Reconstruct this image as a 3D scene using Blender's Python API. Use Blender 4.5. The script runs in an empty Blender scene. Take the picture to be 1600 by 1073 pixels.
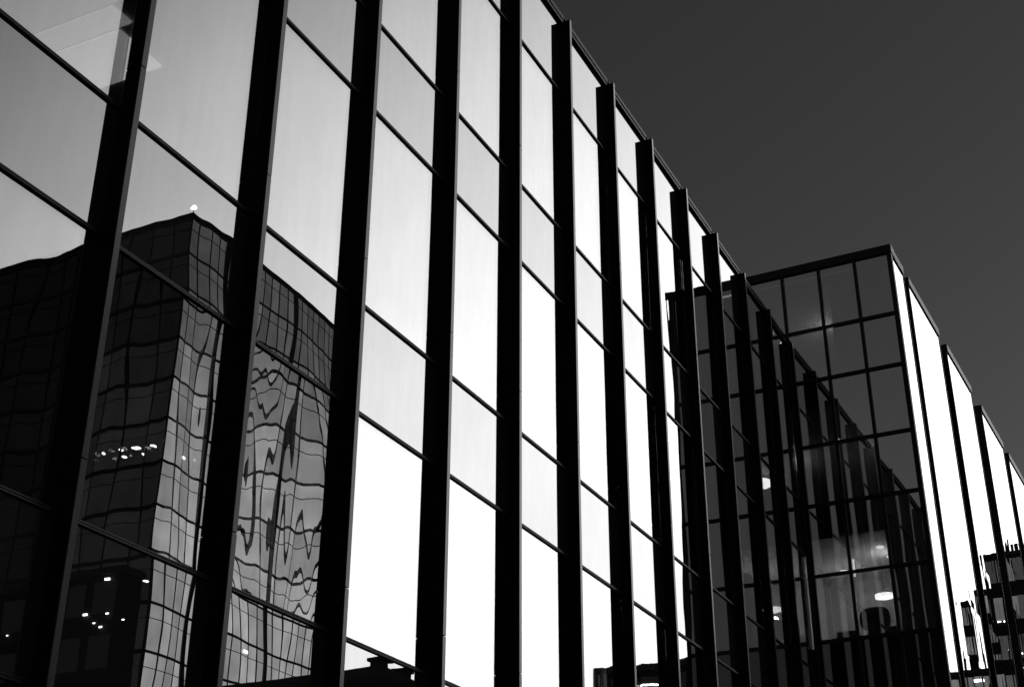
import bpy, math, random
from mathutils import Vector, Matrix
R = math.radians
random.seed(7)
S = bpy.context.scene
COL = S.collection

# ------------------------------------------------------------------ camera
cam_d = bpy.data.cameras.new('camera')
cam = bpy.data.objects.new('camera', cam_d)
COL.objects.link(cam)
S.camera = cam
cam_d.sensor_width = 36.0
cam_d.lens = 48.853
cam_d.clip_start = 0.1
cam_d.clip_end = 3000
PITCH, YAW, ROLL = 0.46616, 0.45945, 0.00363
fw = Vector((-math.sin(YAW)*math.cos(PITCH), math.cos(YAW)*math.cos(PITCH), math.sin(PITCH)))
rt = Vector((math.cos(YAW), math.sin(YAW), 0))
up = rt.cross(fw)
rt2 = rt*math.cos(ROLL) + up*math.sin(ROLL)
up2 = -rt*math.sin(ROLL) + up*math.cos(ROLL)
m = Matrix((rt2, up2, -fw)).transposed().to_4x4()
m.translation = Vector((0, 0, 1.6))
cam.matrix_world = m

# ------------------------------------------------------------------ world: clear dusk sky, red-filtered black and white, with a glowing cloud sheet over the street side
SUN_AZ, SUN_EL = 44.0, 2.5           # azimuth from +Y towards +X
GLOW_AZ, GLOW_EL = 14.0, 3.0
SKY_STRENGTH = 0.068
GLOW_MAX, GLOW_MIN = 2.35, 0.08
GLOW_IN, GLOW_OUT = 19.0, 58.5
W = bpy.data.worlds.new('World')
S.world = W
W.use_nodes = True
nt = W.node_tree
nt.nodes.clear()
def N(t, kind, **kw):
    n = t.nodes.new(kind)
    for k, v in kw.items(): setattr(n, k, v)
    return n
def math_node(t, op, a=None, b=None, c=None, clamp=False):
    n = N(t, 'ShaderNodeMath', operation=op, use_clamp=clamp)
    for i, v in enumerate((a, b, c)):
        if v is None: continue
        if isinstance(v, (int, float)): n.inputs[i].default_value = v
        else: t.links.new(v, n.inputs[i])
    return n.outputs[0]
out = N(nt, 'ShaderNodeOutputWorld')
sky = N(nt, 'ShaderNodeTexSky', sky_type='NISHITA', sun_disc=False)
sky.sun_elevation = R(SUN_EL)
sky.sun_rotation = R(SUN_AZ)
sep = N(nt, 'ShaderNodeSeparateColor')
nt.links.new(sky.outputs[0], sep.inputs[0])
comb = N(nt, 'ShaderNodeCombineColor')
for i in range(3): nt.links.new(sep.outputs[0], comb.inputs[i])
bg1 = N(nt, 'ShaderNodeBackground')
bg1.inputs[1].default_value = SKY_STRENGTH
nt.links.new(comb.outputs[0], bg1.inputs[0])
tc = N(nt, 'ShaderNodeTexCoord')
xyz = N(nt, 'ShaderNodeSeparateXYZ')
nt.links.new(tc.outputs['Generated'], xyz.inputs[0])
noi = N(nt, 'ShaderNodeTexNoise')
noi.inputs['Scale'].default_value = 3.0
noi.inputs['Detail'].default_value = 6
mp = N(nt, 'ShaderNodeMapping')
mp.inputs['Scale'].default_value = (1, 1, 2.6)
nt.links.new(tc.outputs['Generated'], mp.inputs[0])
nt.links.new(mp.outputs[0], noi.inputs['Vector'])
nz = math_node(nt, 'SUBTRACT', noi.outputs[0], 0.5)
gv = Vector((math.sin(R(GLOW_AZ))*math.cos(R(GLOW_EL)), math.cos(R(GLOW_AZ))*math.cos(R(GLOW_EL)), math.sin(R(GLOW_EL))))
dot = N(nt, 'ShaderNodeVectorMath', operation='DOT_PRODUCT')
nt.links.new(tc.outputs['Generated'], dot.inputs[0])
dot.inputs[1].default_value = gv
ang = math_node(nt, 'ARCCOSINE', dot.outputs['Value'])
mr = N(nt, 'ShaderNodeMapRange', interpolation_type='SMOOTHSTEP')
mr.inputs['From Min'].default_value = R(GLOW_OUT)
mr.inputs['From Max'].default_value = R(GLOW_IN)
mr.inputs['To Min'].default_value = GLOW_MIN
mr.inputs['To Max'].default_value = GLOW_MAX
nt.links.new(ang, mr.inputs['Value'])
glow = math_node(nt, 'MULTIPLY', mr.outputs[0], math_node(nt, 'MULTIPLY_ADD', nz, 0.35, 1.0))
cc = N(nt, 'ShaderNodeCombineColor')
for i in range(3): nt.links.new(glow, cc.inputs[i])
bg2 = N(nt, 'ShaderNodeBackground')
nt.links.new(cc.outputs[0], bg2.inputs[0])
edge = N(nt, 'ShaderNodeMapRange', interpolation_type='SMOOTHSTEP')
edge.inputs['From Min'].default_value = 0.0
edge.inputs['From Max'].default_value = 0.12
nt.links.new(math_node(nt, 'MULTIPLY_ADD', nz, 0.05, xyz.outputs[0]), edge.inputs['Value'])
mixw = N(nt, 'ShaderNodeMixShader')
nt.links.new(edge.outputs[0], mixw.inputs[0])
nt.links.new(bg1.outputs[0], mixw.inputs[1])
nt.links.new(bg2.outputs[0], mixw.inputs[2])
nt.links.new(mixw.outputs[0], out.inputs[0])

# ------------------------------------------------------------------ sun (last glow through the cloud, soft)
sd = bpy.data.lights.new('sun', 'SUN')
sd.energy = 0.5
sd.angle = R(10)
sd.color = (1, 1, 1)
so = bpy.data.objects.new('sun', sd)
COL.objects.link(so)
sv = Vector((math.sin(R(SUN_AZ))*math.cos(R(SUN_EL)), math.cos(R(SUN_AZ))*math.cos(R(SUN_EL)), math.sin(R(SUN_EL))))
so.rotation_euler = sv.to_track_quat('Z', 'Y').to_euler()
so.location = (0, 0, 60)
S.view_settings.view_transform = 'Standard'
S.view_settings.look = 'None'
S.view_settings.exposure = 0
S.view_settings.gamma = 1
S.view_settings.use_curve_mapping = False
S.cycles.use_denoising = True
S.cycles.max_bounces = 10
S.cycles.glossy_bounces = 8
S.cycles.transparent_max_bounces = 16
S.cycles.caustics_reflective = False
S.cycles.sample_clamp_indirect = 6

# ------------------------------------------------------------------ materials
def grey(v): return (v, v, v, 1)
def mat(name, v, rough=0.6, spec=0.3, noise=0.0, nscale=6.0, bump=0.0, stretch=(1, 1, 1)):
    M = bpy.data.materials.new(name)
    M.use_nodes = True
    t = M.node_tree
    b = t.nodes['Principled BSDF']
    b.inputs['Base Color'].default_value = grey(v)
    b.inputs['Roughness'].default_value = rough
    b.inputs['Specular IOR Level'].default_value = spec
    if noise or bump:
        c = N(t, 'ShaderNodeTexCoord')
        mpp = N(t, 'ShaderNodeMapping')
        mpp.inputs['Scale'].default_value = stretch
        t.links.new(c.outputs['Object'], mpp.inputs[0])
        n = N(t, 'ShaderNodeTexNoise')
        n.inputs['Scale'].default_value = nscale
        n.inputs['Detail'].default_value = 5
        t.links.new(mpp.outputs[0], n.inputs['Vector'])
        r = N(t, 'ShaderNodeMapRange')
        r.inputs['From Min'].default_value = 0.3
        r.inputs['From Max'].default_value = 0.7
        r.inputs['To Min'].default_value = v*(1-noise)
        r.inputs['To Max'].default_value = v*(1+noise)
        t.links.new(n.outputs[0], r.inputs['Value'])
        cb = N(t, 'ShaderNodeCombineColor')
        for i in range(3): t.links.new(r.outputs[0], cb.inputs[i])
        t.links.new(cb.outputs[0], b.inputs['Base Color'])
        if bump:
            bm_ = N(t, 'ShaderNodeBump')
            bm_.inputs['Strength'].default_value = bump
            bm_.inputs['Distance'].default_value = 0.01
            t.links.new(n.outputs[0], bm_.inputs['Height'])
            t.links.new(bm_.outputs[0], b.inputs['Normal'])
    return M
def emit(name, s, vary=0.0):
    M = bpy.data.materials.new(name)
    M.use_nodes = True
    t = M.node_tree
    b = t.nodes['Principled BSDF']
    b.inputs['Base Color'].default_value = grey(0.5)
    b.inputs['Emission Color'].default_value = grey(1)
    b.inputs['Emission Strength'].default_value = s
    if vary:
        oi = N(t, 'ShaderNodeObjectInfo')
        t.links.new(math_node(t, 'MULTIPLY_ADD', oi.outputs['Random'], s*vary, s*(1-vary/2)), b.inputs['Emission Strength'])
    return M
def glass(name, r0, trans, tint, wave=0.0008, wscale=1.1, back=0.02, rough=0.0, lit=0.0, stretch=(1.0, 1.0, 0.55)):
    """Coated architectural glass: mirror coating over either clear glass (trans) or an opaque dark backing.
    The pane's own warp comes from slow float-glass waves and from the 'pillow' of each sealed unit (mm)."""
    M = bpy.data.materials.new(name)
    M.use_nodes = True
    t = M.node_tree
    t.nodes.clear()
    o = N(t, 'ShaderNodeOutputMaterial')
    lw = N(t, 'ShaderNodeLayerWeight')
    lw.inputs[0].default_value = 0.5
    f5 = math_node(t, 'POWER', lw.outputs['Facing'], 5.0)
    fac = math_node(t, 'MULTIPLY_ADD', f5, 1-r0, r0)
    c = N(t, 'ShaderNodeTexCoord')
    oi = N(t, 'ShaderNodeObjectInfo')
    n = N(t, 'ShaderNodeTexNoise', noise_dimensions='4D')
    n.inputs['Scale'].default_value = wscale
    n.inputs['Detail'].default_value = 1.5
    n.inputs['Roughness'].default_value = 0.35
    mpp = N(t, 'ShaderNodeMapping')
    mpp.inputs['Scale'].default_value = stretch
    t.links.new(c.outputs['Object'], mpp.inputs[0])
    t.links.new(mpp.outputs[0], n.inputs['Vector'])
    t.links.new(math_node(t, 'MULTIPLY', oi.outputs['Random'], 50.0), n.inputs['W'])
    g = N(t, 'ShaderNodeSeparateXYZ')
    t.links.new(c.outputs['Generated'], g.inputs[0])
    def par(s):
        a = math_node(t, 'MULTIPLY_ADD', s, 2.0, -1.0)
        return math_node(t, 'SUBTRACT', 1.0, math_node(t, 'MULTIPLY', a, a))
    pil = math_node(t, 'MULTIPLY', par(g.outputs[0]), par(g.outputs[2]))
    at = N(t, 'ShaderNodeAttribute', attribute_type='OBJECT', attribute_name='pillow')
    h = math_node(t, 'ADD', math_node(t, 'MULTIPLY', pil, math_node(t, 'MULTIPLY', at.outputs['Fac'], 0.001)),
                  math_node(t, 'MULTIPLY', n.outputs[0], wave))
    bp = N(t, 'ShaderNodeBump')
    bp.inputs['Strength'].default_value = 1.0
    bp.inputs['Distance'].default_value = 1.0
    t.links.new(h, bp.inputs['Height'])
    gl = N(t, 'ShaderNodeBsdfGlossy')
    gl.inputs['Color'].default_value = grey(tint)
    gl.inputs['Roughness'].default_value = rough
    n2 = N(t, 'ShaderNodeTexNoise')
    n2.inputs['Scale'].default_value = 2.2
    n2.inputs['Detail'].default_value = 7
    n2.inputs['Roughness'].default_value = 0.65
    mp2 = N(t, 'ShaderNodeMapping')
    mp2.inputs['Scale'].default_value = (3.0, 3.0, 0.6)
    t.links.new(c.outputs['Object'], mp2.inputs[0])
    t.links.new(mp2.outputs[0], n2.inputs['Vector'])
    dirt = math_node(t, 'MULTIPLY', math_node(t, 'MULTIPLY_ADD', n2.outputs[0], 0.16, 0.88), tint)
    dc = N(t, 'ShaderNodeCombineColor')
    for i in range(3): t.links.new(dirt, dc.inputs[i])
    t.links.new(dc.outputs[0], gl.inputs['Color'])
    t.links.new(bp.outputs[0], gl.inputs['Normal'])
    if trans > 0:
        under = N(t, 'ShaderNodeBsdfTransparent')
        under.inputs[0].default_value = grey(trans)
    else:
        under = N(t, 'ShaderNodeBsdfDiffuse')
        under.inputs[0].default_value = grey(back)
    uo = under.outputs[0]
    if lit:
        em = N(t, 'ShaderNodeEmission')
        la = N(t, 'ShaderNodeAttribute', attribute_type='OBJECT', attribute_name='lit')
        # pane's own emission stands in for lit rooms, varied per pane and by noise
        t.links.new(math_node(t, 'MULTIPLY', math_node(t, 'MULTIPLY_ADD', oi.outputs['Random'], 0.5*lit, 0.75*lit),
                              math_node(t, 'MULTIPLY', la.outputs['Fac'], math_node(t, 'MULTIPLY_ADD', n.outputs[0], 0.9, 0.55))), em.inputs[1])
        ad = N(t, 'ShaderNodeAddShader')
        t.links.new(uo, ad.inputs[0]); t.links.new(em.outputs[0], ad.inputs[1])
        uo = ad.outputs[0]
    mx = N(t, 'ShaderNodeMixShader')
    t.links.new(fac, mx.inputs[0])
    t.links.new(uo, mx.inputs[1])
    t.links.new(gl.outputs[0], mx.inputs[2])
    t.links.new(mx.outputs[0], o.inputs[0])
    return M

M_fin = mat('black_fin_metal', 0.006, 0.6, 0.10, 0.3, 3.0)
M_rail = mat('dark_rail_metal', 0.014, 0.5, 0.3, 0.2, 9.0)
M_rail_lip = mat('grey_rail_lip', 0.06, 0.45, 0.4, 0.2, 9.0)
M_vision = glass('vision_glass', 0.43, 0.62, 0.98, wave=0.0040, stretch=(1.5, 1.0, 0.28))
M_spandrel = glass('spandrel_glass', 0.39, 0.0, 0.92, wave=0.0030, back=0.03)
M_inner = glass('inner_sheet_glass', 0.26, 0.50, 0.98, wave=0.0036, wscale=1.0, stretch=(1.3, 1.0, 0.3))
M_clear = bpy.data.materials.new('clear_edge')
M_clear.use_nodes = True
_t = M_clear.node_tree; _t.nodes.clear()
_o = N(_t, 'ShaderNodeOutputMaterial'); _b = N(_t, 'ShaderNodeBsdfTransparent'); _t.links.new(_b.outputs[0], _o.inputs[0])
M_wing = glass('wing_front_glass', 0.80, 0.60, 0.98, wave=0.0022, wscale=0.9)
M_wing_low = glass('wing_dark_reflect_glass', 0.34, 0.0, 0.9, wave=0.0022, back=0.005)  # darker copy of the wing glass; low dark reflection put into its tone
M_side = glass('wing_side_glass', 0.62, 0.0, 1.0, wave=0.0017, wscale=1.5, back=0.02, stretch=(1.3, 1.0, 0.3))
M_slab = mat('slab_concrete', 0.10, 0.9, 0.1, 0.25, 2.0, 0.2)
M_ceil = mat('ceiling_tiles', 0.55, 0.9, 0.1, 0.05, 3.0)
M_wall = mat('office_wall_paint', 0.35, 0.9, 0.1, 0.1, 1.0)
M_dark = mat('dark_cladding', 0.02, 0.8, 0.15, 0.3, 1.0)
M_dark2 = mat('charcoal_cladding', 0.055, 0.8, 0.2, 0.25, 1.2)
M_lamp = emit('lamp_glow', 4.0)
M_lamp_soft = emit('ceiling_panel_glow', 0.75)
M_asphalt = mat('asphalt', 0.05, 0.9, 0.2, 0.3, 8.0, 0.5)
M_pave = mat('paving_concrete', 0.22, 0.9, 0.2, 0.2, 4.0, 0.3)
M_kerb = mat('kerb_stone', 0.28, 0.9, 0.2, 0.2, 6.0, 0.3)
M_paint = mat('road_paint', 0.75, 0.7, 0.2, 0.1, 5.0)

# ------------------------------------------------------------------ mesh helpers
BOXF = ((0, 3, 2, 1), (4, 5, 6, 7), (0, 1, 5, 4), (1, 2, 6, 5), (2, 3, 7, 6), (3, 0, 4, 7))
class MB:
    def __init__(s): s.v = []; s.f = []; s.mi = []
    def box(s, x0, x1, y0, y1, z0, z1, mi=0):
        b = len(s.v)
        s.v += [(x0, y0, z0), (x1, y0, z0), (x1, y1, z0), (x0, y1, z0), (x0, y0, z1), (x1, y0, z1), (x1, y1, z1), (x0, y1, z1)]
        s.f += [tuple(b+i for i in f) for f in BOXF]
        s.mi += [mi]*6
        return s
    def cyl(s, cx, cy, z0, z1, r0, r1, n=16, mi=0, ax='z', sx=1.0):
        b = len(s.v)
        for z, r in ((z0, r0), (z1, r1)):
            for i in range(n):
                a = 2*math.pi*i/n
                p = (cx+r*math.cos(a)*sx, cy+r*math.sin(a), z)
                s.v.append(p)
        for i in range(n):
            j = (i+1) % n
            s.f.append((b+i, b+j, b+n+j, b+n+i)); s.mi.append(mi)
        s.f.append(tuple(b+i for i in reversed(range(n)))); s.mi.append(mi)
        s.f.append(tuple(b+n+i for i in range(n))); s.mi.append(mi)
        return s
    def mesh(s, name, mats):
        me = bpy.data.meshes.new(name)
        me.from_pydata(s.v, [], s.f)
        for mm in (mats if isinstance(mats, (list, tuple)) else [mats]): me.materials.append(mm)
        me.polygons.foreach_set('material_index', s.mi)
        me.update()
        return me
    def build(s, name, mats, parent=None, loc=(0, 0, 0), rz=0.0):
        return link(name, s.mesh(name, mats), parent, loc, rz)
def link(name, me, parent=None, loc=(0, 0, 0), rz=0.0):
    o = bpy.data.objects.new(name, me)
    COL.objects.link(o)
    o.parent = parent
    o.location = loc
    o.rotation_euler = (0, 0, rz)
    return o
def thing(name, label, cat, loc=(0, 0, 0), rz=0.0, group=None):
    o = bpy.data.objects.new(name, None)
    COL.objects.link(o)
    o.location = loc
    o.rotation_euler = (0, 0, rz)
    o['label'] = label
    o['category'] = cat
    if group: o['group'] = group
    return o
def tag(o, label, cat, group=None):
    o['label'] = label; o['category'] = cat
    if group: o['group'] = group
    return o
def structure(o): o['kind'] = 'structure'; return o

pane_cache = {}
def pane(parent, w, h, loc, rz, mats, name='glass_pane', pillow=0.0, tilt=0.0, thick=0.024, lit=None, swing=0.0):
    """A slab of glass centred on loc, long side along local x, coated face towards local -y."""
    key = (round(w, 3), round(h, 3), mats[0].name, name)
    if key not in pane_cache:
        b = MB()
        b.box(-w/2, w/2, 0, thick, -h/2, h/2, 1)
        b.mi[2] = 0
        if len(mats) > 2: b.mi[4] = 2
        pane_cache[key] = b.mesh(name, list(mats))
    o = link(name, pane_cache[key], parent, loc, rz)
    if tilt:
        o.rotation_euler = (random.gauss(0, tilt), 0, rz + swing + random.gauss(0, tilt))
    o['pillow'] = float(pillow)
    if lit is not None: o['lit'] = float(lit)
    return o

# ------------------------------------------------------------------ ground
XG = -7.429                       # plane of the main curtain wall
structure(MB().box(-900, 900, -900, 900, -0.6, 0.0).build('ground', M_asphalt))
structure(MB().box(1.6, 13.0, -300, 300, 0.004, 0.008).build('road', M_asphalt))
structure(MB().box(XG-0.1, 1.4, -300, 300, 0.0, 0.12).build('pavement', M_pave))
structure(MB().box(1.4, 1.6, -300, 300, 0.0, 0.13).build('kerb', M_kerb))
b = MB()
for i in range(-20, 40): b.box(7.2, 7.35, i*6.0, i*6.0+3.0, 0.009, 0.012)
structure(b.build('road_marking', M_paint))

# ------------------------------------------------------------------ main office building: finned curtain wall
main = thing('office_building', 'long black finned glass office block with bright dusk sky mirrored in its panes', 'building', (XG, 0, 0))
SP, Y1, FT = 1.8933, 7.3336, 0.0608
FD, FH = 0.171, 16.85
def fin_y(k):
    y = Y1 + SP*(k-1)
    if k == 3: y -= 0.075
    if k == 13: y -= 0.04
    return y
ROWS = [16.86, 15.358, 12.722, 11.435, 8.819, 7.547, 5.134, 3.86, 1.22, 0.12]     # transom centres, top down
K0, K1 = -1, 13
fin_b = MB()
cuts = [0.12, 3.2, 5.55, 9.24, 13.14, FH]
for a, c in zip(cuts[:-1], cuts[1:]):
    fin_b.box(0.0, FD-0.014, 0, FT, a+0.006, c-0.006)            # web of the fin
    fin_b.box(FD-0.0135, FD, -0.002, FT+0.002, a+0.006, c-0.006, 1)   # its capping strip
fin_b.box(0.0, FD-0.02, 0.006, FT-0.006, 0.12, FH-0.01)          # core seen in the joints
M_cap = mat('fin_cap_strip', 0.010, 0.26, 0.5, 0.15, 5.0)
fin_me = fin_b.mesh('fin', [M_fin, M_cap])
for k in range(K0, K1+1):
    link('fin', fin_me, main, (0, fin_y(k), 0))
PANE_SWING = {8: R(0.38)}        # this column of panes sits a touch out of square in its frame
PILLOW = {(1, 5): 1.5, (2, 5): -7.0, (1, 6): 0.5, (2, 6): 1.6, (1, 4): 1.2, (2, 4): 1.5, (1, 3): 2.0}
for k in range(K0, K1):
    ya, yb = fin_y(k)+FT, fin_y(k+1)
    w = yb-ya
    for r in range(len(ROWS)-1):
        zt, zb = ROWS[r], ROWS[r+1]
        vis = (r % 2 == 1)
        mats = (M_vision, M_clear, M_inner) if vis else (M_spandrel, M_dark)
        pw = PILLOW.get((k, r), random.uniform(-1.1, 1.1) if vis else random.uniform(-0.4, 0.4))
        pane(main, round(w, 3), round(zt-zb, 3), (0.0, (ya+yb)/2, (zt+zb)/2), math.pi/2, mats,
             'vision_pane' if vis else 'spandrel_pane', pw, 0.0006, 0.024, swing=PANE_SWING.get(k, 0.0))
    for z in ROWS[1:-1]:
        t = MB()
        t.box(0.002, 0.022, 0, w, z+0.005, z+0.019, 0)
        t.box(0.002, 0.010, 0, w, z-0.005, z+0.005, 1)
        t.box(0.002, 0.026, 0, w, z-0.019, z-0.005, 0)
        t.build('transom', [M_rail, M_rail_lip], main, (0, ya, 0))
    c = MB()
    c.box(0.002, 0.05, 0, w, 16.80, 16.862, 0).box(0.002, 0.03, 0, w, 16.862, 16.876, 1).box(-0.35, 0.062, 0, w, 16.876, 16.945, 0)
    c.build('coping', [M_rail, M_rail_lip], main, (0, ya, 0))
Ya, Yb = fin_y(K0), 30.0
MB().box(-24, -0.36, Ya, Yb, 16.5, 16.80).build('roof', M_slab, main)
MB().box(-24.3, -24, Ya, Yb, 0, 16.5).build('back_wall', M_wall, main)
MB().box(-24, -0.04, Ya-0.3, Ya, 0, 16.8).build('end_wall', M_dark, main)
MB().box(-24, -0.04, Yb+0.01, Yb+0.05, 0, 16.8).build('party_wall', M_wall, main)
for zt, zb in ((15.3, 12.80), (11.38, 8.90), (7.49, 5.21)):
    pass
for z0, z1 in ((15.42, 16.5), (11.50, 12.66), (7.61, 8.76), (3.92, 5.07)):
    MB().box(-24, -0.06, Ya, Yb, z0+0.03, z1).build('floor_slab', M_slab, main)
    MB().box(-24, -0.30, Ya, Yb, z0, z0+0.028).build('ceiling', M_ceil, main)
# glowing panels under the ceiling for its bright areas, and one thin tube
def panel(x0, x1, y0, y1, z, e):
    MB().box(x0, x1, 0, y1-y0, z-0.03, z-0.002).build('ceiling_glow', emit('ceiling_panel_glow', e), main, (-XG, y0, 0))
for x0, x1, y0, y1, z, e in ((-12.0, -9.2, 8.89, 9.6, 11.50, 0.9), (-12.0, -9.0, 8.55, 8.85, 11.50, 0.75), (-12.0, -8.9, 7.7, 8.51, 11.50, 0.5),
                             (-13.4, -11.3, 13.4, 14.5, 15.42, 0.4), (-13.95, -13.86, 18.0, 18.6, 15.42, 5.0), (-14.4, -13.5, 15.0, 15.4, 15.42, 0.5),
                             (-13.0, -11.5, 20.4, 21.2, 15.42, 0.5)):
    panel(x0, x1, y0, y1, z, e)
for k in range(0, 13, 4):
    MB().cyl(-1.6, fin_y(k)+0.9, 0.12, 16.5, 0.28, 0.28, 20).build('column', M_wall, main)

# ------------------------------------------------------------------ glass wing at the far end
TH = R(1.0)
wing = thing('glass_wing', 'dark square-gridded glass wing projecting at the far end of the finned block', 'building', (XG, 30.058, 0), -TH)
CX = 2.757
UCOL = [-3.52, -2.63, -1.74, -0.85, 0.06, 0.98, 1.872, CX]
ZR = [18.74, 17.041, 15.708, 14.05, 12.605, 10.945, 9.47, 7.86, 6.33, 4.72, 3.19, 1.6, 0.12]
for i in range(len(UCOL)-1):
    for j in range(len(ZR)-1):
        u0, u1, zt, zb = UCOL[i], UCOL[i+1], ZR[j], ZR[j+1]
        if u1 < 0 and zt < 17: continue
        if i == 3 and zt < 17: u0 = 0.0; 
        if i == 3 and zt < 17: continue
        pane(wing, round(u1-u0, 3), round(zt-zb, 3), ((u0+u1)/2, 0, (zt+zb)/2), 0, (M_wing if zt > 9.6 else M_wing_low, M_clear), 'glass_pane', random.uniform(-0.7, 0.7), 0.0007)
for j in range(3, len(ZR)-1):
    pane(wing, 0.06, round(ZR[j-1]-ZR[j], 3), (0.03, 0, (ZR[j-1]+ZR[j])/2), 0, (M_wing, M_clear), 'glass_pane')
for u in UCOL[:-1]:
    zlo = 16.9 if u < 0 else 0.12
    MB().box(u-0.036, u+0.036, -0.052, -0.001, zlo, 18.66).build('mullion', M_rail, wing)
MB().box(CX-0.085, CX+0.03, -0.055, 0.08, 0.12, 18.66).build('corner_mullion', M_rail, wing)
for j, z in enumerate(ZR[1:-1]):
    x0 = -3.55 if z > 17 else 0.0
    MB().box(x0, CX-0.086, -0.047, -0.002, z-0.038, z+0.038).build('transom', M_rail, wing)
MB().box(-3.6, CX+0.045, -0.07, 0.3, 18.66, 18.87).build('coping', M_rail, wing)
# body of the wing
M_room = mat('wing_room_wall', 0.32, 0.9, 0.1, 0.15, 1.2)
MB().box(-3.6, CX-0.95, 0.3, 26, 18.3, 18.6).build('roof', M_slab, wing)
for zf, zc in ((15.75, 18.25), (12.66, 15.05), (9.36, 11.82), (6.4, 8.4), (3.2, 5.4), (0.12, 2.4)):
    MB().box(-3.6, CX-0.12, 0.10, 6.5, zf-0.12, zf).build('floor_slab', M_slab, wing)
    if zf == 9.36: MB().box(-3.6, CX-0.12, 3.6, 3.7, zf, zc).build('partition_wall', M_ceil, wing)  # pale wall added ahead of the back wall to brighten this room
    MB().box(-3.6, CX-0.12, 0.10, 6.5, zc, zc+0.05).build('ceiling', M_ceil, wing)
    MB().box(-3.6, CX-0.12, 0.08, 0.30, zc+0.051, zc+0.73 if zc < 18 else 18.29).build('slab_edge', M_dark, wing)
MB().box(-3.6, CX-0.12, 6.5, 6.6, 0.12, 18.3).build('back_wall', M_room, wing)
MB().box(-3.7, -3.6, 0.08, 6.5, 0.12, 18.3).build('partition_wall', M_room, wing)
MB().box(CX-0.12, CX-0.10, 0.1, 26, 0.12, 18.6).build('side_wall', M_dark, wing)
MB().box(1.05, 1.10, 0.6, 6.5, 15.75, 18.25).build('partition_wall', M_room, wing)
MB().box(1.98, 2.02, 0.5, 5.2, 12.66, 15.05).build('partition_wall', M_room, wing)
MB().box(2.48, 2.51, 0.25, 0.8, 12.66, 15.0).build('blind', M_wall, wing)
def disc_lamp(x, y, z, r=0.1, mt=None): MB().cyl(x, y, z-0.02, z-0.002, r, r*0.9, 20).build('ceiling_glow', mt or M_lamp, wing)
M_dim = emit('added_dim_glow', 1.6)
for x, y in ((1.426, 1.161), (1.484, 1.974), (0.2, 2.6), (2.2, 3.6), (-1.4, 1.6), (-1.2, 4.2)): disc_lamp(x, y, 11.82)
for z in (18.25, 15.05):
    for x, y in ((0.5, 2.2), (-1.0, 3.2), (1.6, 4.0)): disc_lamp(x, y, z, 0.05, M_dim)  # added dim discs, no known lamps, to go with the upper fills
MB().box(0.842, 0.872, 0.8, 0.86, 11.1, 11.5).build('glow_spot', M_lamp, wing)
def point(name, x, y, z, e, r=0.15):
    d = bpy.data.lights.new(name, 'POINT'); d.energy = e; d.shadow_soft_size = r
    o = bpy.data.objects.new(name, d); COL.objects.link(o); o.parent = wing; o.location = (x, y, z)
for x, y, z, e in ((1.45, 1.6, 11.5, 30.0), (0.3, 2.4, 11.2, 30.0), (2.1, 2.6, 11.2, 14.0), (1.3, 1.9, 10.6, 26.0), (-1.6, 2.4, 11.2, 16.0)): point('room_light', x, y, z, e, 0.1)
for x, y, z in ((0.5, 2.2, 17.9), (1.7, 3.5, 14.7), (-1.0, 3.0, 14.7)): point('room_light', x, y, z, 12.0)  # unseen fill lights added to lift the upper wing panes
# projecting glass bays along the street side of the wing
BAYS = [(0.081, 1.21), (1.82, 5.03), (6.07, 9.14), (10.69, 13.95), (14.99, 18.2), (19.3, 22.5)]
M_return = {3: M_dark2}
for i, (s0, s1) in enumerate(BAYS):
    bay = MB()
    bay.box(-0.93, -0.031, s0, s1, 0.12, 18.66)
    bo = bay.build('projecting_bay', [M_dark], wing, (CX, 0, 0), -TH)
    if i: MB().box(-0.93, -0.005, s0-0.05, s0-0.002, 0.12, 18.66).build('return_panel', M_return.get(i, M_fin), bo)
    MB().box(-0.96, 0.03, s0-(0.06 if i else 0), s1+0.02, 18.662, 18.87).build('bay_coping', M_rail, bo)
    MB().box(-0.03, 0.012, s1-0.012, s1+0.006, 0.12, 18.66).build('edge_trim', M_rail_lip, bo)
    nc = 1 if s1-s0 < 2 else 3
    for c in range(nc):
        a = s0 + (s1-0.014-s0)*c/nc; e = s0 + (s1-0.014-s0)*(c+1)/nc
        zs = [18.66] + ZR[1:]
        for j in range(len(zs)-1):
            g_ = 0.006
            pane(bo, round(e-a-g_, 3), round(zs[j]-zs[j+1]-g_*2, 3), (0.0, (a+e)/2, (zs[j]+zs[j+1])/2), math.pi/2,
                 (M_side, M_dark), 'side_pane', random.uniform(-0.6, 0.6), 0.0005)

# ------------------------------------------------------------------ things in the lit room of the wing
WM = Matrix.Translation((XG, 30.058, 0)) @ Matrix.Rotation(-TH, 4, 'Z')
def wl(x, y, z): return tuple(WM @ Vector((x, y, z)))
M_fab = mat('black_upholstery', 0.012, 0.9, 0.1, 0.3, 20, 0.3)
ch = thing('armchair', 'round-backed black chair standing against the lit window of the glass wing', 'chair', wl(1.18, 0.95, 9.36), -TH)
b = MB()
n = 28
for yy, rs in ((-0.05, 0.93), (-0.03, 1.0), (0.03, 1.0), (0.05, 0.93)):
    for i in range(n):
        a = 2*math.pi*i/n
        ca, sa = math.cos(a), math.sin(a)
        x = 0.345*rs*math.copysign(abs(ca)**0.75, ca); z = 0.275*rs*math.copysign(abs(sa)**0.75, sa)
        b.v.append((x, yy - 0.25*x*x, z+0.74))
for q_ in range(3):
    for i in range(n):
        j = (i+1) % n
        b.f.append((q_*n+i, q_*n+j, (q_+1)*n+j, (q_+1)*n+i)); b.mi.append(0)
b.f.append(tuple(range(n))); b.mi.append(0)
b.f.append(tuple(reversed(range(3*n, 4*n)))); b.mi.append(0)
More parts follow.
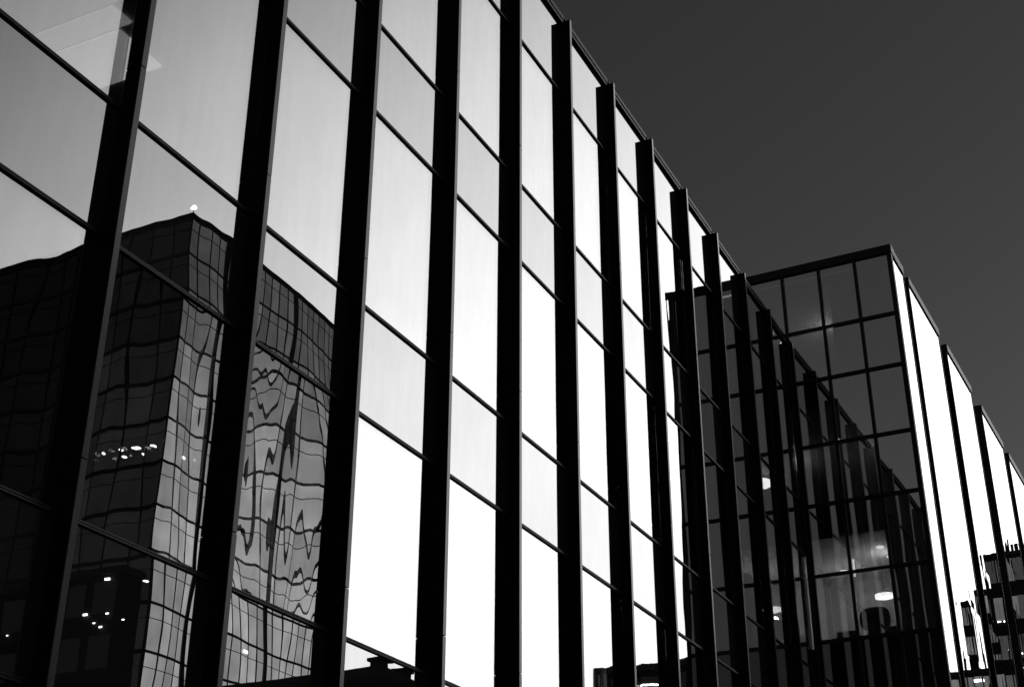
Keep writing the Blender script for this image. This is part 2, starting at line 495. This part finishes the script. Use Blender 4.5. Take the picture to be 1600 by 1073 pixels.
b.build('backrest', M_fab, ch)
MB().cyl(0, 0.32, 0.40, 0.50, 0.27, 0.30, 24).build('seat', M_fab, ch)
MB().cyl(0, 0.3, 0.05, 0.40, 0.03, 0.03, 12).build('pedestal', M_rail, ch)
MB().cyl(0, 0.3, 0.0, 0.05, 0.26, 0.22, 20).build('foot', M_rail, ch)
MB().box(-0.03, 0.03, 0.0, 0.1, 0.42, 0.62).build('back_bracket', M_rail, ch)
cb_ = thing('low_cabinet', 'low pale cabinet beside the round-backed chair inside the lit window', 'cabinet', wl(0.53, 1.0, 9.36), -TH)
MB().box(-0.2, 0.2, -0.2, 0.2, 0.06, 0.47).build('carcass', M_ceil, cb_)
MB().box(-0.22, 0.22, -0.22, 0.22, 0.47, 0.50).build('cabinet_top', M_wall, cb_)
MB().box(-0.18, 0.18, -0.17, 0.18, 0.0, 0.06).build('plinth', M_rail, cb_)
mo = thing('side_table', 'small dark side table right of the round-backed chair in the lit window', 'table', wl(1.62, 0.9, 9.36), -TH)
MB().box(-0.17, 0.17, -0.17, 0.17, 0.44, 0.48).build('tabletop', M_fab, mo)
for sx in (-1, 1):
    for sy in (-1, 1): MB().box(sx*0.14-0.015, sx*0.14+0.015, sy*0.14-0.015, sy*0.14+0.015, 0, 0.44).build('leg', M_rail, mo)
pl = thing('pendant_lamp', 'bright drum lamp hanging over the round-backed chair in the lit room', 'lamp', wl(1.3, 1.6, 10.74), -TH)
MB().cyl(0, 0, 0, 0.09, 0.17, 0.17, 24, sx=1.25).build('lamp_shade', emit('pendant_glow', 7.0), pl)
MB().cyl(0, 0, 0.09, 1.08, 0.006, 0.006, 8).build('cord', M_rail, pl)

# ------------------------------------------------------------------ the other side of the street, seen mirrored in the glass
M_lit = glass('lit_office_glass', 0.10, 0.0, 0.8, wave=0.0004, back=0.05, lit=0.85)
M_dkp = glass('dark_office_glass', 0.06, 0.42, 0.8, wave=0.0004, lit=0.021)  # faint emission added to lift the tone of this tower face
FLH = 3.07
tw = thing('office_tower', 'tall glass office tower mirrored in the left panes, one side lit and one dark', 'building', (42.0, 64.7, 0))
TZ = 53.25
TD, TW_ = 20.4, 30.0
nfl = 17
zf = [TZ - FLH*i for i in range(nfl+1)]
zf[-1] = 0.3
NC = 20
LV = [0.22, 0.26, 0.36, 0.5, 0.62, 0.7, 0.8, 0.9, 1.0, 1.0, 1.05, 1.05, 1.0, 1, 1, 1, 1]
for i in range(nfl):
    zt, zb = zf[i], zf[i+1]
    for c in range(NC):
        a, e = TD*c/NC, TD*(c+1)/NC
        if (i >= 14 and c > 3): continue
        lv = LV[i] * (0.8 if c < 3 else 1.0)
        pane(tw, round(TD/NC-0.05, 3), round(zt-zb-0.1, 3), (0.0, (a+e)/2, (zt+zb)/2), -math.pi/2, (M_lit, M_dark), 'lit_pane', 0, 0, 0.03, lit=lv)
    for c in range(15):
        a, e = TW_*c/15, TW_*(c+1)/15
        pane(tw, round(TW_/15-0.06, 3), round(zt-zb-0.1, 3), ((a+e)/2, 0.0, (zt+zb)/2), 0, (M_dkp, M_clear), 'dark_pane', 0, 0, 0.03, lit=(0.12 if c > 3 else 1.0) * (0.35 if i < 3 else random.choice((0.8, 1.0, 1.15))))
# frames: floor bands, sub transoms, mullions, piers
b = MB()
for i in range(nfl):
    z = zf[i]
    b.box(-0.08, -0.005, 0.02, TD, z-0.09, z+0.07)
    b.box(-0.05, -0.004, 0.02, TD, z-0.98, z-0.94)
    b.box(0.02, TW_, -0.10, -0.005, z-0.16, z+0.10)
    b.box(0.02, TW_, -0.05, -0.004, z-0.98, z-0.95)
b.build('floor_band', M_rail, tw)
for c in range(1, NC):
    wd = 0.22 if c in (4, 12) else (0.05 if c % 2 else 0.035)
    dp = 0.14 if c in (4, 12) else 0.05
    MB().box(-dp, -0.003, TD*c/NC-wd, TD*c/NC+wd, 0, TZ).build('mullion', M_rail, tw)
for c in range(1, 16):
    wd = 0.2 if c % 5 == 0 else 0.05
    MB().box(TW_*c/15-wd, TW_*c/15+wd, -0.12 if c % 5 == 0 else -0.07, -0.003, 0, TZ).build('mullion', M_rail, tw)
MB().box(-0.03, 0.09, -0.03, 0.09, 0, TZ).build('corner_mullion', M_rail, tw)
MB().box(-0.12, TW_, -0.12, TD, TZ+0.12, TZ+0.4).build('parapet', M_dark, tw)
MB().box(11.5, TW_-1, 0.9, TD-3, TZ+0.41, TZ+1.1).build('roof_plant', M_dark2, tw)
for i in range(nfl):
    MB().box(0.2, TW_, 0.4, TD, zf[i+1]-0.0, zf[i+1]+0.3).build('floor_slab', M_dark, tw)
MB().box(0.1, 0.3, 0.35, TD, 0, TZ).build('inner_wall', M_dark, tw)
MB().box(0.3, TW_, 7.5, 7.7, 0, TZ).build('core_wall', M_dark2, tw)
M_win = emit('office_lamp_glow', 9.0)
for x, z, s in ((4.2, 36.95, .28), (4.9, 36.4, .14), (1.05, 36.9, .30), (3.5, 36.35, .12), (6.4, 36.9, .14), (5.3, 37.0, .1), (2.6, 36.8, .1), (1.6, 27.5, .12), (9.5, 39.9, .1)):
    MB().box(-s*0.6, s*0.6, -0.16, 0.16, -0.05, 0.05).build('ceiling_glow', M_win, tw, (x, 1.4, z))
for y, z, s in ((2.2, 35.75, .22), (9.2, 35.8, .13), (9.75, 24.95, .3), (9.1, 37.7, .09)):
    MB().box(-0.16, -0.09, -s*0.8, s*0.8, -s*0.3, s*0.3).build('glow_spot', M_win, tw, (0, y, z))
MB().cyl(0.5, 0.6, TZ+0.4, TZ+1.5, 0.05, 0.03, 10).build('light_mast', M_dark, tw)
MB().cyl(0.5, 0.6, TZ+1.3, TZ+1.5, 0.2, 0.12, 14, sx=1.6).build('roof_light', M_win, tw)

def block(name, label, x0, x1, y0, y1, zt, fl=3.4, colw=2.4, m_wall=None, m_pane=None, zlo=8, posts=()):
    t = thing(name, label, 'building', (x0, y0, 0), 0, None)
    MB().box(0, x1-x0, 0, y1-y0, 0, zt-0.45).build('wall', m_wall or M_dark, t)
    MB().box(-0.12, x1-x0+0.12, -0.12, y1-y0+0.12, zt-0.448, zt).build('parapet', M_dark2, t)
    z = zt-0.9
    n = 0
    while z-fl*0.62 > zlo and n < 260:
        c = 0
        while (c+1)*colw < x1-x0 and n < 260:
            pane(t, round(colw*0.72, 3), round(fl*0.6, 3), (c*colw+colw/2, -0.03, z-fl*0.3), 0, (m_pane or M_dkw, M_dark), 'window', 0, 0.002, 0.028, lit=random.choice((0.4, 0.7, 1.0, 1.3))); n += 1
            c += 1
        z -= fl
    for px, py in posts:
        MB().box(px-0.28, px+0.28, py-0.28, py+0.28, zt+0.002, zt+0.22).build('parapet_post', M_dark, t)
        MB().box(px-0.4, px+0.4, py-0.4, py+0.4, zt+0.222, zt+0.36).build('post_cap', M_dark, t)
    return t
M_dkw = glass('dark_window_glass', 0.18, 0.0, 0.6, wave=0.0004, back=0.02)
M_grw = glass('grey_window_glass', 0.12, 0.0, 0.6, wave=0.0004, back=0.05, lit=0.16)  # added glow lifts the distant panes to grey
block('corner_building', 'low dark building across the street with capped parapet posts, mirrored low in the panes', 15.9, 28.6, 50, 64, 15.75, posts=((0.2, 0.2), (0.2, 2.2)))
mid = block('tower_podium', 'black podium of the office tower with a few lit lamps, left of the low parapet building', 42.3, 74, 62.6, 64.4, 27.4)  # thin black slab for the dark lower part of the tower face
for x, z, s in ((43.2, 24.5, .24), (41.8, 23.6, .18), (41.4, 24.4, .14), (40.2, 23.9, .12), (41.7, 26.6, .26), (49.3, 24.3, .1), (42.4, 23.9, .12)):
    MB().box(-s*0.7, s*0.7, -0.12, -0.07, -s*0.25, s*0.25).build('glow_spot', M_win, mid, (x+1.6-42.3, 0, z))
fb = block('far_street_building', 'dark flat-roofed building down the street with a pale corner pilaster', 12.5, 22.6, 90, 110, 25.1)
MB().box(10.1, 10.5, -0.05, 0.4, 0, 25.1).build('pilaster', M_ceil, fb)
for x in (19.5, 19.08, 18.75, 18.47): MB().box(-0.13, 0.13, -0.12, -0.07, -0.05, 0.05).build('glow_spot', M_win, fb, (x-12.5, 0, 23.62))  # small glowing boxes stand in for lit windows
M_grc = mat('weathered_concrete', 0.16, 0.9, 0.1, 0.35, 0.6)
e1 = block('distant_office_block', 'tall distant banded office block mirrored in the far right panes', 6, 21.1, 170, 185, 54.9, fl=4.6, colw=1.5, m_pane=M_grw, zlo=26)
e2 = block('distant_low_block', 'lower distant office block left of the tall banded one, mirrored far right', 21.1, 46, 172, 190, 41.8, fl=4.6, colw=1.8, m_pane=M_grw, zlo=24)
block('slim_tower', 'slim distant tower rising behind the lower distant block, mirrored far right', 28.2, 29.5, 192, 194, 55.8, fl=4, colw=1.0, m_pane=M_grw, zlo=40)
block('stair_tower', 'narrow stair tower close against the tall banded block, mirrored far right', 25.3, 26.9, 191, 193, 56.8, fl=4, colw=1.2, m_pane=M_grw, zlo=40)
for x0, x1, h in ((7.0, 8.6, 1.6), (9.4, 10.0, 2.2), (11.2, 13.8, 1.1), (14.6, 15.3, 1.9), (16.4, 17.6, 1.0), (18.6, 19.2, 1.7)):
    MB().box(x0-6, x1-6, 0.6, 3.5, 54.9, 54.9+h).build('roof_plant', M_dark, e1)
for x0, x1, h in ((22.0, 23.2, 1.0), (24.6, 25.6, 1.5), (28.0, 30.5, 0.8), (32.0, 32.7, 1.9)):
    MB().box(x0-21.1, x1-21.1, 0.6, 3.5, 41.8, 41.8+h).build('roof_plant', M_dark, e2)
for x, z, s in ((17.6, 42.5, .25), (18.4, 41.0, .5), (19.0, 41.8, .18), (19.3, 43.2, .3), (16.0, 45.0, .2), (20.0, 46.5, .2)):
    MB().box(-s*0.6, s*0.6, -0.12, -0.07, -s*0.35, s*0.35).build('glow_spot', M_win, e1, (x-6, 0, z))
MB().box(-0.2, 0.2, -0.12, -0.07, -0.15, 0.15).build('glow_spot', M_win, e2, (24.3-21.1, 0, 40.4))
